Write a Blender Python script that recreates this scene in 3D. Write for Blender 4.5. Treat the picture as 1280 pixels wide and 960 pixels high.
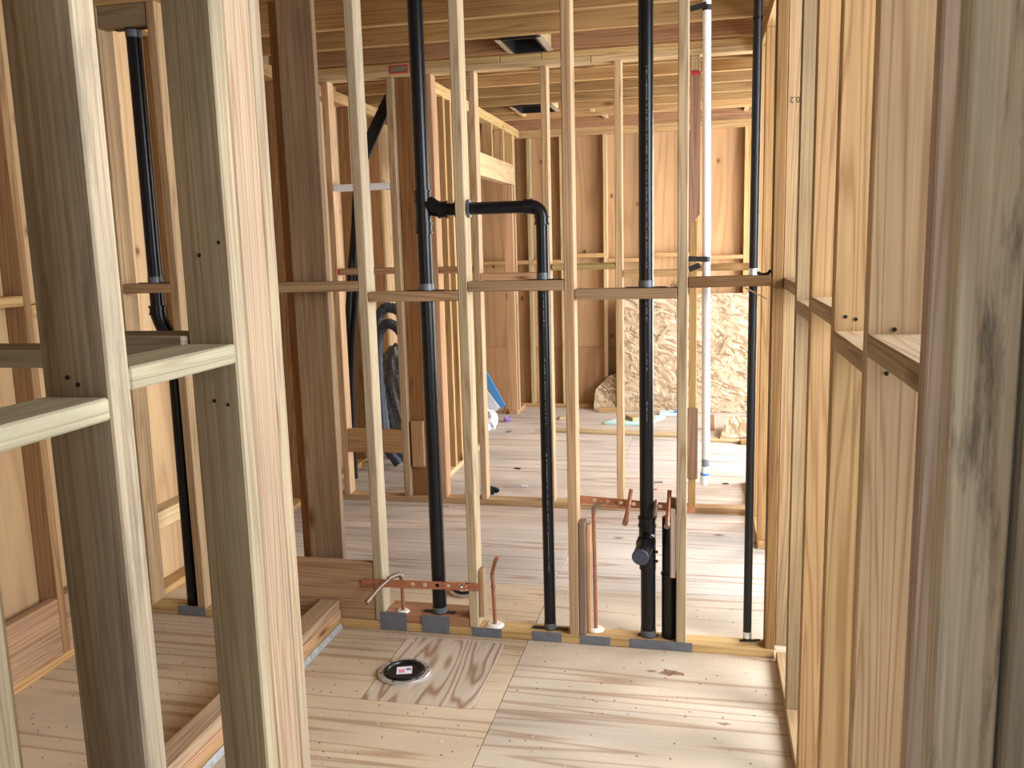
import bpy, bmesh, math, random
from mathutils import Vector, Matrix
random.seed(7)
for o in list(bpy.data.objects): bpy.data.objects.remove(o)
S = bpy.context.scene
C = S.collection

# ------------------------------------------------------------------ camera
YAW, PIT, ROL, FPX, HC = -0.2209, 0.1581, -0.0265, 1086.16, 1.652
def cam_axes():
    cy, sy, cp, sp = math.cos(YAW), math.sin(YAW), math.cos(PIT), math.sin(PIT)
    f = Vector((sy*cp, cy*cp, -sp)); r = Vector((cy, -sy, 0)); u = r.cross(f)
    c, s = math.cos(ROL), math.sin(ROL)
    return c*r + s*u, -s*r + c*u, f
RX, UX, FX = cam_axes()
OC = Vector((0, 0, HC))
def at(px, py, **k):
    """photo pixel -> point on a known plane X=, Y= or Z= (metres)"""
    d = FX*FPX + (px-640)*RX + (480-py)*UX
    (a, c), = k.items(); i = 'XYZ'.index(a)
    return OC + d*((c-OC[i])/d[i])
cd = bpy.data.cameras.new('camera'); cam = bpy.data.objects.new('camera', cd); C.objects.link(cam)
cam.matrix_world = Matrix(((RX.x, UX.x, -FX.x, 0), (RX.y, UX.y, -FX.y, 0), (RX.z, UX.z, -FX.z, HC), (0, 0, 0, 1)))
cd.sensor_width = 36; cd.lens = FPX/1280*36; cd.clip_start = .02
S.camera = cam

# ------------------------------------------------------------------ light
S.view_settings.view_transform = 'Standard'; S.view_settings.look = 'None'
S.view_settings.gamma = 1; S.view_settings.use_curve_mapping = False
S.view_settings.exposure = -0.03
w = bpy.data.worlds.new('sky'); S.world = w; w.use_nodes = True
bg = w.node_tree.nodes['Background']; bg.inputs[0].default_value = (.86, .93, 1, 1); bg.inputs[1].default_value = 1.0
def daylight(name, loc, aim, sx, sy, power, col=(.96, .98, 1)):
    l = bpy.data.lights.new(name, 'AREA'); l.shape = 'RECTANGLE'; l.size = sx; l.size_y = sy
    l.energy = power; l.color = col
    o = bpy.data.objects.new(name, l); C.objects.link(o); o.location = loc
    o.rotation_euler = (Vector(aim)-Vector(loc)).to_track_quat('-Z', 'Z').to_euler()
    return o
# daylight standing in the window and door openings of the outer walls
daylight('daylight_side_window', (2.24, 1.75, 1.8), (0, 1.75, 1.25), 3.5, 1.6, 430)
daylight('daylight_far_window', (2.24, 7.05, 1.35), (0, 7.05, 1.0), 2.5, 2.1, 330)
daylight('daylight_hall_window', (2.24, 4.4, 1.5), (0, 4.4, 1.1), 1.4, 1.6, 140)
daylight('daylight_door_behind', (-.35, -2.56, 1.25), (-.35, 3, 1.25), 2.2, 2.2, 44)

# ------------------------------------------------------------------ materials
def nodes(name):
    m = bpy.data.materials.new(name); m.use_nodes = True
    nt = m.node_tree; return m, nt, nt.nodes['Principled BSDF']
class NB:
    def __init__(s, nt): s.nt = nt
    def n(s, t, ins=None, **kw):
        x = s.nt.nodes.new(t)
        for k, v in kw.items(): setattr(x, k, v)
        for k, v in (ins or {}).items():
            if isinstance(v, bpy.types.NodeSocket): s.nt.links.new(v, x.inputs[k])
            else: x.inputs[k].default_value = v
        return x
    def math(s, op, a, b=0.0, clamp=False): return s.n('ShaderNodeMath', {0: a, 1: b}, operation=op, use_clamp=clamp).outputs[0]
    def mix(s, f, a, b, mode='MIX'):
        x = s.n('ShaderNodeMix', {0: f}, data_type='RGBA', blend_type=mode)
        for i, v in ((6, a), (7, b)):
            if isinstance(v, bpy.types.NodeSocket): s.nt.links.new(v, x.inputs[i])
            else: x.inputs[i].default_value = v
        return x.outputs[2]
    def map(s, vec, sc, rot=(0, 0, 0)): return s.n('ShaderNodeMapping', {0: vec, 2: rot, 3: sc}).outputs[0]
    def ramp(s, f, stops):
        x = s.n('ShaderNodeValToRGB', {0: f}); e = x.color_ramp.elements
        while len(e) < len(stops): e.new(.5)
        for i, (p, c) in enumerate(stops): e[i].position = p; e[i].color = c if len(c) == 4 else (*c, 1)
        return x.outputs[0]
    def noise(s, v, sc=1, det=2, rough=.5): return s.n('ShaderNodeTexNoise', {'Vector': v, 'Scale': sc, 'Detail': det, 'Roughness': rough}).outputs[0]
def g(v): return (v, v, v, 1)

def wood(name, ring=(13, 13, .35), freq=15, ring_c=.25, fibre_c=.2, knots=.5, knot_sc=(7, 7, 2.1), rough=.75, stain=.25, bump=.25, specks=0, patches=0, pw=3.5):
    m, nt, P = nodes(name); b = NB(nt)
    oi = b.n('ShaderNodeObjectInfo'); tc = b.n('ShaderNodeTexCoord').outputs['Object']
    off = b.n('ShaderNodeCombineXYZ', {0: b.math('MULTIPLY', oi.outputs['Random'], 37.0), 1: b.math('MULTIPLY', oi.outputs['Random'], 91.0), 2: b.math('MULTIPLY', oi.outputs['Random'], 53.0)}).outputs[0]
    v = b.n('ShaderNodeVectorMath', {0: tc, 1: off}, operation='ADD').outputs[0]
    n1 = b.noise(b.map(v, ring), 1, 2, .45)
    rings = b.math('SINE', b.math('MULTIPLY', n1, freq*6.28))
    rings = b.math('POWER', b.math('ADD', b.math('MULTIPLY', rings, .5), .5), pw)
    fib = b.noise(b.map(v, (170, 170, 2.5)), 1, 3, .6)
    blotch = b.noise(b.map(v, (2.6, 2.6, .9)), 1, 3, .6)
    col = b.ramp(rings, [(0, g(1.0)), (1, (1-ring_c, 1-ring_c*1.35, 1-ring_c*1.6))])
    col = b.mix(1.0, col, b.ramp(fib, [(.3, g(1-fibre_c)), (.7, g(1.0))]), 'MULTIPLY')
    col = b.mix(1.0, col, b.ramp(blotch, [(.3, (1-stain, 1-stain*.95, 1-stain*.85)), (.65, g(1.0))]), 'MULTIPLY')
    if knots:
        vo = b.n('ShaderNodeTexVoronoi', {'Vector': b.map(v, knot_sc), 'Scale': 1.0})
        d = vo.outputs['Distance']; keep = b.math('LESS_THAN', b.n('ShaderNodeSeparateColor', {0: vo.outputs['Color']}).outputs[0], knots)
        k = b.math('MULTIPLY', b.ramp(d, [(.035, g(1)), (.1, g(.35)), (.17, g(0))]), keep)
        col = b.mix(k, col, (.22, .11, .055, 1))
    if patches:
        vp = b.n('ShaderNodeTexVoronoi', {'Vector': b.map(v, (5, 5, 2.2)), 'Scale': 1.0})
        keep = b.math('LESS_THAN', b.n('ShaderNodeSeparateColor', {0: vp.outputs['Color']}).outputs[1], patches)
        k = b.math('MULTIPLY', b.ramp(vp.outputs['Distance'], [(.13, g(1)), (.14, g(0))]), keep)
        col = b.mix(b.math('MULTIPLY', k, .35), col, (.8, .7, .62, 1))
    col = b.mix(1.0, col, oi.outputs['Color'], 'MULTIPLY')
    # grey mildew and dirt in long smears; amount carried per piece in the colour's alpha (1 = clean)
    mil = b.noise(b.map(v, (22, 22, 3.2)), 1, 5, .7)
    amt = b.math('SUBTRACT', 1.0, oi.outputs['Alpha'])
    mk = b.math('MULTIPLY', b.ramp(mil, [(.53, g(0)), (.68, g(1))]), amt, True)
    col = b.mix(mk, col, (.075, .07, .06, 1))
    if specks:
        vs = b.n('ShaderNodeTexVoronoi', {'Vector': b.map(v, (23, 23, 23)), 'Scale': 1.0})
        keep = b.math('LESS_THAN', b.n('ShaderNodeSeparateColor', {0: vs.outputs['Color']}).outputs[0], specks)
        col = b.mix(b.math('MULTIPLY', b.ramp(vs.outputs['Distance'], [(.06, g(1)), (.11, g(0))]), keep), col, (.06, .045, .035, 1))
        dirt = b.noise(b.map(v, (1.7, 1.7, 1.3)), 1, 6, .65)
        col = b.mix(b.ramp(dirt, [(.58, g(0)), (.8, g(.32))]), col, (.3, .28, .27, 1))
    nt.links.new(col, P.inputs['Base Color']); P.inputs['Roughness'].default_value = rough
    P.inputs['Specular IOR Level'].default_value = .25
    hgt = b.math('ADD', b.math('MULTIPLY', fib, .6), b.math('MULTIPLY', rings, -.3))
    bp = b.n('ShaderNodeBump', {'Strength': bump, 'Distance': .0012, 'Height': hgt}); nt.links.new(bp.outputs[0], P.inputs['Normal'])
    return m
M = {}
M['lumber'] = wood('lumber')
M['rough_lumber'] = wood('rough_lumber', ring=(15, 15, .3), freq=12, ring_c=.16, fibre_c=.32, knots=.3, stain=.4, bump=.6)
M['plywood'] = wood('plywood', ring=(3.4, 3.4, .3), freq=9, ring_c=.15, fibre_c=.1, knots=.8, knot_sc=(6, 6, 4.5), stain=.2, bump=.12)
M['subfloor'] = wood('subfloor', ring=(6, 6, .22), freq=8, ring_c=.29, pw=12, fibre_c=.13, knots=.12, knot_sc=(6, 6, 3.5), stain=.3, bump=.2, rough=.6, specks=.28, patches=.3)
M['patch_ply'] = wood('patch_ply', ring=(5, 5, .9), freq=12, ring_c=.42, fibre_c=.2, knots=0, stain=.2, bump=.3)

def plain(name, col, rough=.5, metal=0, spec=.5, var=0, sc=30, bump=0):
    m, nt, P = nodes(name); b = NB(nt)
    tc = b.n('ShaderNodeTexCoord').outputs['Object']; nz = b.noise(tc, sc, 4, .6)
    c = b.mix(1.0, (*col, 1), b.ramp(nz, [(.3, g(1-var)), (.7, g(1.0))]), 'MULTIPLY')
    nt.links.new(c, P.inputs['Base Color'])
    P.inputs['Roughness'].default_value = rough; P.inputs['Metallic'].default_value = metal; P.inputs['Specular IOR Level'].default_value = spec
    if bump:
        bp = b.n('ShaderNodeBump', {'Strength': bump, 'Distance': .004, 'Height': nz}); nt.links.new(bp.outputs[0], P.inputs['Normal'])
    return m
M['abs'] = plain('black_plastic', (.006, .007, .010), .3, spec=.32, var=.4, sc=14)
M['iron'] = plain('black_iron', (.012, .011, .011), .42, spec=.35, var=.4, sc=20)
M['pvc'] = plain('white_plastic', (.6, .59, .61), .4)
M['copper'] = plain('copper', (.5, .24, .15), .45, metal=.8, var=.35, sc=60)
M['copper_paint'] = plain('copper_coating', (.46, .18, .10), .45, metal=.3, var=.2, sc=40)
M['solder'] = plain('solder', (.34, .25, .2), .5, metal=.7, var=.3, sc=50)
M['galv'] = plain('galvanised_steel', (.17, .19, .22), .5, metal=.6, var=.35, sc=45)
M['plate'] = plain('dull_steel', (.17, .19, .23), .5, metal=.3, var=.3, sc=45)
M['foil'] = plain('aluminium', (.78, .8, .84), .25, metal=.75, var=.3, sc=20, bump=.4)
M['tape_grey'] = plain('grey_tape', (.2, .2, .22), .5)
M['tape_blue'] = plain('blue_tape', (.05, .22, .6), .5)
M['cyan'] = plain('cyan_foam', (.52, .8, .82), .6, var=.1)
M['blue'] = plain('blue_plastic', (.07, .27, .6), .45, var=.1)
M['film'] = plain('white_film', (.72, .76, .84), .3, var=.2, sc=12, bump=.5)
M['black'] = plain('black_fabric', (.01, .01, .011), .8, var=.3)
M['duct'] = plain('ribbed_duct', (.05, .065, .1), .5, var=.3, sc=40)
M['net'] = plain('grey_sack', (.2, .2, .19), .85, var=.75, sc=70, bump=1)
M['white'] = plain('white_paint', (.78, .8, .84), .6, var=.06)
M['red'] = plain('red_paint', (.55, .03, .05), .6, var=.2)
M['pink'] = plain('pink_label', (.7, .25, .4), .5)
M['ink'] = plain('black_ink', (.02, .02, .02), .7)
M['sealant'] = plain('grey_sealant', (.42, .42, .43), .7, var=.5, sc=25)
M['caulk'] = plain('white_caulk', (.75, .72, .68), .6, var=.15)
M['green_box'] = plain('purple_plastic', (.25, .16, .42), .5)
def osb():
    m, nt, P = nodes('strand_board'); b = NB(nt); tc = b.n('ShaderNodeTexCoord').outputs['Object']
    warp = b.n('ShaderNodeTexNoise', {'Vector': tc, 'Scale': 3.0, 'Detail': 2.0}).outputs[1]
    v = b.n('ShaderNodeVectorMath', {0: tc, 1: b.n('ShaderNodeVectorMath', {0: warp, 'Scale': .12}, operation='SCALE').outputs[0]}, operation='ADD').outputs[0]
    col = None; hh = None
    for i, a in enumerate((0.15, .75, 1.35, 2.2, 2.75)):
        r = b.map(v, (1, 1, 1), (0, a, 0)); r = b.map(r, (14 if i % 2 else 11, 1, 55))
        vo = b.n('ShaderNodeTexVoronoi', {'Vector': r, 'Scale': 1.0, 'Randomness': 1.0})
        sc = b.n('ShaderNodeSeparateColor', {0: vo.outputs['Color']})
        c = b.ramp(sc.outputs[0], [(0, (.20, .12, .06)), (.35, (.40, .28, .17)), (.75, (.50, .38, .25)), (1, (.62, .52, .38))])
        if col is None: col, hh = c, sc.outputs[0]
        else:
            k = b.math('GREATER_THAN', sc.outputs[1], .62); col = b.mix(k, col, c)
    nt.links.new(col, P.inputs['Base Color']); P.inputs['Roughness'].default_value = .65
    bp = b.n('ShaderNodeBump', {'Strength': .3, 'Distance': .002, 'Height': hh}); nt.links.new(bp.outputs[0], P.inputs['Normal'])
    return m
M['osb'] = osb()

# wood tints (linear albedo; alpha < 1 = mildewed)
FIR = (.69, .45, .23, 1); PINK = (.66, .42, .28, 1); YEL = (.71, .50, .25, 1); PALE = (.76, .58, .37, 1); RED = (.50, .27, .15, 1)
GREY = (.42, .36, .26, .82); OLD = (.40, .345, .25, .6); DULL = (.55, .40, .26, .9); BROWN = (.42, .25, .15, 1); GREYPALE = (.5, .45, .36, .45)
ALB = .8
def tint(c, v=.07):
    k = ALB*(1+random.uniform(-v, v)); h = random.uniform(-.03, .03)
    return (c[0]*k*(1+h), c[1]*k*.965, c[2]*k*(1-h)*.83, c[3])

# ------------------------------------------------------------------ builders
def link(name, me, mat, parent=None, loc=(0, 0, 0), rot=None, col=None):
    o = bpy.data.objects.new(name, me); C.objects.link(o)
    if mat is not None and not me.materials: me.materials.append(M[mat])
    o.location = loc
    if rot is not None: o.rotation_euler = rot
    if parent is not None:
        p = Vector((0, 0, 0)); q = parent
        while q: p += q.location; q = q.parent
        o.parent = parent; o.location = Vector(loc)-p
    if col: o.color = col
    return o
def tag(o, label, cat, group=None):
    o['label'] = label; o['category'] = cat
    if group: o['group'] = group
    return o
def thing(name, label, cat, loc=(0, 0, 0), group=None):
    o = bpy.data.objects.new(name, None); C.objects.link(o); o.location = loc; o.empty_display_size = .05
    return tag(o, label, cat, group)
def structure(name, loc=(0, 0, 0)):
    o = bpy.data.objects.new(name, None); C.objects.link(o); o.location = loc; o['kind'] = 'structure'; o.empty_display_size = .05
    return o
CACHE = {}
def box_mesh(a, b, c, bev, mat):
    key = (round(a, 4), round(b, 4), round(c, 4), bev, mat)
    if key in CACHE: return CACHE[key]
    bm = bmesh.new(); bmesh.ops.create_cube(bm, size=1); bmesh.ops.scale(bm, vec=(a, b, c), verts=bm.verts)
    if bev: bmesh.ops.bevel(bm, geom=bm.edges[:], offset=min(bev, min(a, b, c)*.3), segments=1, affect='EDGES')
    me = bpy.data.meshes.new('board'); bm.to_mesh(me); bm.free(); CACHE[key] = me
    return me
def box(name, x0, x1, y0, y1, z0, z1, mat='lumber', parent=None, col=FIR, bev=.003, axis=None, tilt=None, vary=.07):
    """a board; the grain (local Z) runs along its longest side or the given axis"""
    dx, dy, dz = x1-x0, y1-y0, z1-z0
    ax = axis or ('X' if dx >= dy and dx >= dz else 'Y' if dy >= dz else 'Z')
    if ax == 'X': dims, rot = (dz, dy, dx), (0, math.pi/2, 0)
    elif ax == 'Y': dims, rot = (dx, dz, dy), (-math.pi/2, 0, 0)
    else: dims, rot = (dx, dy, dz), (0, 0, 0)
    me = box_mesh(*dims, bev, mat)
    o = link(name, me, mat, parent, ((x0+x1)/2, (y0+y1)/2, (z0+z1)/2), rot, tint(col, vary) if col else None)
    if tilt:
        q = Matrix.Rotation(tilt[0], 3, 'X') @ Matrix.Rotation(tilt[1], 3, 'Y') @ Matrix.Rotation(tilt[2], 3, 'Z')
        o.rotation_euler = (q @ o.rotation_euler.to_matrix()).to_euler()
    return o
def tube_bm(bm, pts, rad, seg=20, cap=True):
    pts = [Vector(p) for p in pts]; n = len(pts); rings = []
    rads = rad if isinstance(rad, (list, tuple)) else [rad]*n
    t0 = (pts[1]-pts[0]).normalized(); up = Vector((0, 0, 1)) if abs(t0.z) < .9 else Vector((1, 0, 0))
    a = t0.cross(up).normalized()
    for i, p in enumerate(pts):
        t = (pts[min(i+1, n-1)]-pts[max(i-1, 0)]).normalized()
        a = (a-t*a.dot(t)).normalized(); bb = t.cross(a)
        rings.append([bm.verts.new(p+(a*math.cos(2*math.pi*k/seg)+bb*math.sin(2*math.pi*k/seg))*rads[i]) for k in range(seg)])
    for i in range(n-1):
        for k in range(seg):
            f = bm.faces.new((rings[i][k], rings[i][(k+1) % seg], rings[i+1][(k+1) % seg], rings[i+1][k])); f.smooth = True
    if cap:
        bm.faces.new(rings[0][::-1]); bm.faces.new(rings[-1])
def finish(name, bm, mat, parent=None, loc=(0, 0, 0), col=None):
    bmesh.ops.recalc_face_normals(bm, faces=bm.faces[:])
    for v in bm.verts: v.co -= Vector(loc)
    for e in bm.edges:
        if len(e.link_faces) == 2 and e.calc_face_angle(0) > .6: e.smooth = False
    me = bpy.data.meshes.new(name); bm.to_mesh(me); bm.free()
    return link(name, me, mat, parent, loc, None, col)
def tube(name, pts, rad, mat, parent=None, seg=20):
    bm = bmesh.new(); tube_bm(bm, pts, rad, seg); return finish(name, bm, mat, parent, pts[0])
def collar(name, c, d, r, length, mat, parent=None, lip=True):
    """pipe hub: short sleeve along d with a raised rim"""
    c = Vector(c); d = Vector(d).normalized()
    L = length/2
    pts = [c-d*L, c-d*L, c-d*(L-.008), c-d*(L-.008), c+d*(L-.008), c+d*(L-.008), c+d*L, c+d*L]
    rr = [r*.9, r*1.1, r*1.1, r, r, r*1.1, r*1.1, r*.9] if lip else [r*.95, r, r, r, r, r, r, r*.95]
    pts = [p+d*(i*1e-5) for i, p in enumerate(pts)]
    return tube(name, pts, rr, mat, parent, 24)
def lathe(name, c, prof, mat, parent=None, seg=40):
    bm = bmesh.new(); rings = [[bm.verts.new((c[0]+r*math.cos(2*math.pi*k/seg), c[1]+r*math.sin(2*math.pi*k/seg), c[2]+z)) for k in range(seg)] for r, z in prof]
    for i in range(len(prof)-1):
        for k in range(seg):
            f = bm.faces.new((rings[i][k], rings[i][(k+1) % seg], rings[i+1][(k+1) % seg], rings[i+1][k])); f.smooth = True
    bm.faces.new(rings[-1]); bm.faces.new(rings[0][::-1])
    return finish(name, bm, mat, parent, c)
def arc(c, a, b, r, n=8, t0=0, t1=math.pi/2):
    c, a, b = Vector(c), Vector(a), Vector(b)
    return [c+a*r*math.cos(t0+(t1-t0)*i/n)+b*r*math.sin(t0+(t1-t0)*i/n) for i in range(n+1)]
def prism(name, poly, d, mat, parent=None, col=None):
    """extrude a 3D polygon by vector d"""
    bm = bmesh.new(); d = Vector(d)
    a = [bm.verts.new(Vector(p)) for p in poly]; b = [bm.verts.new(Vector(p)+d) for p in poly]
    bm.faces.new(a); bm.faces.new(b[::-1]); n = len(poly)
    for i in range(n): bm.faces.new((a[i], b[i], b[(i+1) % n], a[(i+1) % n]))
    c = sum((Vector(p) for p in poly), Vector())/n
    return finish(name, bm, mat, parent, c, col)

T = 2.765; S38, S89 = .038, .089
Y1, Y2, Y3 = 3.385, 5.25, 8.65
XR, XL, XW, X3 = .284, -.98, -2.57, -1.80

# ------------------------------------------------------------------ floor and ceiling
fl = structure('floor')
rows = [(-2.6, -.9), (-.9, 1.54), (1.54, 3.98), (3.98, 4.93), (4.93, 6.15), (6.15, 7.37), (7.37, 8.76)]
for i, (ya, yb) in enumerate(rows):
    cuts = [[-2.75, -.4, 1.6, 2.28], [-2.75, -1.3, 1.1, 2.28], [-2.75, -.72, 1.7, 2.28], [-2.75, -.72, .9, 2.28], [-2.75, -1.6, .4, 2.28], [-2.75, -.6, 1.84, 2.28], [-2.75, -1.5, .6, 2.28]][i]
    for xa, xb in zip(cuts, cuts[1:]):
        c = (.80, .70, .64, 1) if i < 3 else (.80, .73, .74, 1)
        if i == 2 and xa == -.72: c = (.84, .73, .66, 1)
        if i == 2 and xb == -.72:      # this sheet has the square opening that the patch fills
            gx, gy = [xa+.001, -1.239, -.807, xb-.001], [ya+.001, 2.807, 3.340, yb-.001]; bm = bmesh.new()
            for a_ in range(3):
                for b_ in range(3):
                    if a_ == b_ == 1: continue
                    if b_ == 2 and a_ == 1: pass
                    bm.faces.new([bm.verts.new((0, gy[b_+q_], gx[a_+p_])) for p_, q_ in ((0, 0), (1, 0), (1, 1), (0, 1))])
            bmesh.ops.remove_doubles(bm, verts=bm.verts[:], dist=1e-5)
            ex = bmesh.ops.extrude_face_region(bm, geom=bm.faces[:])
            for v_ in ex['geom']:
                if isinstance(v_, bmesh.types.BMVert): v_.co.x += .02
            bmesh.ops.recalc_face_normals(bm, faces=bm.faces[:])
            me = bpy.data.meshes.new('floor_sheet'); bm.to_mesh(me); bm.free()
            link('floor_sheet', me, 'subfloor', fl, (0, 0, 0), (0, math.pi/2, 0), tint((.80, .68, .58, 1), 0))
            continue
        box('floor_sheet', xa+.001, xb-.001, ya+.001, yb-.001, -.02, 0, 'subfloor', fl, c, .002, 'X', vary=.025)
box('floor_patch', -1.237, -.809, 2.809, 3.338, -.018, .002, 'patch_ply', fl, (.76, .68, .64, 1), .002, 'Y', vary=0)
box('floor_underlay', -2.75, 2.28, -2.6, 8.76, -.26, -.021, 'plywood', fl, BROWN, 0)

ce = structure('ceiling', (0, 0, T))
for y in [-2.2+.42*i for i in range(15)]+[4.39-.02, 4.81-.02, 5.195, 5.80, 6.22, 6.64, 7.08, 7.495, 7.915, 8.34, 8.62]:
    if 3.7 < y < 4.3 and abs(y-3.97) > .06: continue
    box('joist', -2.75, 2.28, y, y+S38, T+.001, T+.235, 'lumber', ce, random.choice([FIR, (.6, .38, .18, 1), (.55, .36, .18, .9), RED]), .003)
for ya, yb in [(-2.6, -.2), (-.2, 2.2), (2.2, 4.6), (4.6, 6.9), (6.9, 8.76)]:
    for xa, xb in ((-2.75, -.3), (-.3, 2.28)):
        box('ceiling_sheet', xa, xb, ya, yb, T+.236, T+.256, 'plywood', ce, DULL, 0, 'X')
# blocking and diagonal bridging between the far joists
for x, y0, y1 in ((-1.62, 7.533, 7.915), (-.93, 7.953, 8.34), (.32, 7.953, 8.34)):
    box('joist_blocking', x, x+S38, y0, y1, T+.02, T+.22, 'lumber', ce, PALE)
for x in (-1.0, -.62):
    o = box('joist_bridging', x, x+S38, 7.54, 7.90, T+.08, T+.118, 'lumber', ce, PALE, tilt=(-.32 if x < -.8 else .32, 0, 0))

# ------------------------------------------------------------------ plumbing wall (middle)
w1 = structure('wall_middle', (0, Y1, 0))
def stud1(x0, col, z0=S38, z1=T-.076, wd=.039, dp=S89, y=Y1, name='stud', m='lumber', parent=None): return box(name, x0, x0+wd, y, y+dp, z0, z1, m, parent or w1, col)
box('bottom_plate', XW, XR-.003, Y1, Y1+S89, 0, S38, 'lumber', w1, YEL)
for z in (T-.076, T-.038): box('top_plate', XW, XR-.003, Y1, Y1+S89, z, z+S38-.0005, 'lumber', w1, FIR)
stud1(-1.401, (.58, .49, .38, .72), m='rough_lumber', z0=.04)
stud1(-.974, (.62, .50, .36, .95), z0=.04)
stud1(-.541, (.60, .42, .28, 1))
stud1(-.105, (.58, .47, .34, .93))
stud1(.242, (.35, .21, .095, 1))
stud1(-2.545, DULL, wd=.04, dp=.10)
stud1(-2.272, DULL, wd=.04)
# flat blocks between the studs, alternately high and low
for xa, xb, zt in ((-1.785, -1.402, 1.522), (-1.361, -.975, 1.477), (-.934, -.542, 1.513), (-.501, -.106, 1.476), (-2.504, -2.273, 1.528)):
    box('block', xa, xb, Y1, Y1+S89, zt-.041, zt, 'lumber', w1, (.52, .36, .23, 1))
box('block', -.065, .241, Y1+.002, Y1+S89, 1.476, 1.516, 'rough_lumber', w1, (.30, .17, .08, .85), tilt=(0, -.012, 0))
prism('splinter', [(.135, Y1-.002, 1.474), (.15, Y1-.002, 1.474), (.225, Y1-.035, 1.432), (.222, Y1-.035, 1.430)], (0, .006, 0), 'lumber', w1, BROWN)
for k in range(7):
    a = random.uniform(-.9, .9); x = -.132+.03*random.random()
    prism('splinter', [(x, Y1+.01, 1.478), (x+.005, Y1+.01, 1.478), (x+.03*math.sin(a), Y1, 1.478+.035*random.uniform(.5, 1))], (0, .003, 0), 'lumber', w1, BROWN)
# second layer on the plate, wide board under the post, the built-up post
box('plate_filler', -1.361, -.975, Y1+.003, Y1+.14, S38, .078, 'lumber', w1, (.55, .31, .2, 1))
box('rim_board', -1.785, -1.402, Y1+.004, Y1+.042, .0385, .302, 'lumber', w1, (.58, .38, .25, 1), axis='X')
po = structure('trim_1', (-1.65, Y1+.07, 0))
box('post_ply', -1.722, -1.566, Y1+.062, Y1+.10, .0, T-.077, 'rough_lumber', po, (.40, .28, .19, .95), .003)
box('post_ply', -1.80, -1.724, Y1+.15, Y1+.24, .0, T-.077, 'lumber', po, (.40, .21, .10, 1), .003)
# steel nail plates on the bottom plate
for xa, xb, z1 in ((-1.379, -1.258, .086), (-1.188, -1.065, .083), (-.962, -.835, .043), (-.702, -.576, .044), (-.498, -.372, .041), (-.292, -.1685, .042), (-.1665, -.04, .041), (-2.374, -2.235, .046)):
    box('nail_plate', xa, xb, Y1-.002, Y1-.0003, .003, z1, 'plate', w1, None, 0)
# short cleats screwed beside the studs
box('cleat', -.5005, -.472, Y1+.006, Y1+.07, .04, .524, 'rough_lumber', w1, (.47, .33, .26, .9))
box('cleat', -.4715, -.455, Y1+.03, Y1+.075, .04, .505, 'lumber', w1, PINK)
box('cleat', -.9335, -.914, Y1+.02, Y1+.075, .079, .29, 'lumber', w1, DULL)
box('cleat', -.130, -.1065, Y1+.004, Y1+.03, .31, .60, 'lumber', w1, (.66, .56, .52, 1))
box('cleat', -.136, -.1065, Y1+.09, Y1+.11, .55, .62, 'lumber', w1, DULL)

# ------------------------------------------------------------------ shower curb
cu = thing('shower_curb', 'low shower curb of three stacked planks with red painted end', 'curb', (-1.6, 2.9, 0))
for k in range(3):
    xo = (-.004, .003, 0)[k]
    box('plank', -1.655+xo, -1.566+xo, 1.85, Y1-.003, .0005+.0425*k, .042+.0425*k, 'lumber', cu, (FIR, PINK, (.6, .45, .34, .85))[k])
box('painted_end', -1.652, -1.569, Y1-.0028, Y1-.001, .088, .1275, 'red', cu, None, 0)
prism('bottom_sealant', [(-1.5655, 1.85, .001), (-1.553, 1.85, .001), (-1.5655, 1.85, .022)], (0, Y1-1.86, 0), 'sealant', cu)

# ------------------------------------------------------------------ right wall (runs away from the camera)
wr = structure('wall_right', (XR, 2.2, 0))
def stud_r(y, col, z0=S38, th=.038, m='lumber', x0=XR, dp=.14): return box('stud', x0, x0+dp, y, y+th, z0, T-.076, m, wr, col)
box('bottom_plate', XR, XR+.14, -2.5, 3.37, 0, S38, 'lumber', wr, DULL)
box('bottom_plate', XR, XR+.14, 4.66, 6.0, 0, S38, 'lumber', wr, FIR)
for z in (T-.076, T-.038): box('top_plate', XR, XR+.14, -2.5, 6.0, z, z+S38-.0005, 'lumber', wr, FIR)
stud_r(3.42, (.56, .40, .25, .85))
stud_r(2.93, (.55, .42, .27, .8), m='rough_lumber')
stud_r(2.53, (.58, .38, .21, .92))
stud_r(2.08, (.62, .44, .25, .85))
stud_r(1.656, (.70, .54, .38, .97))
stud_r(1.222, (.62, .50, .46, .7))
stud_r(1.092, (.76, .71, .64, .2), th=.055, m='rough_lumber', dp=.07)
box('stud', XR+.074, XR+.2, 1.075, 1.13, S38, T-.076, 'rough_lumber', wr, (.60, .58, .53, .25))
for y in (.62, .21, -.2, -.6, -1.0, -1.4, -1.8, -2.2): stud_r(y, DULL)
for y in (4.70, 5.12, 5.55, 5.95): stud_r(y, FIR)
for ya, yb, zt in ((1.261, 1.655, 1.478), (1.695, 2.079, 1.441), (2.119, 2.529, 1.490), (2.569, 2.929, 1.456), (2.969, 3.419, 1.507)):
    box('block', XR, XR+.14, ya, yb, zt-.041, zt, 'lumber', wr, (.57, .45, .33, 1))
# grade stamp
fc = bpy.data.curves.new('stamp', 'FONT'); fc.body = '0.2'; fc.size = .03; fc.extrude = .0002; fc.align_x = 'CENTER'
fo = bpy.data.objects.new('tmp', fc); C.objects.link(fo)
dg = bpy.context.evaluated_depsgraph_get(); fm = bpy.data.meshes.new_from_object(fo.evaluated_get(dg)); bpy.data.objects.remove(fo)
p = at(994, 121, Y=3.418)
fm.materials.clear()
link('grade_stamp', fm, 'ink', wr, (p.x, 3.4192, p.z), (math.pi/2, math.pi, 0))

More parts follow.
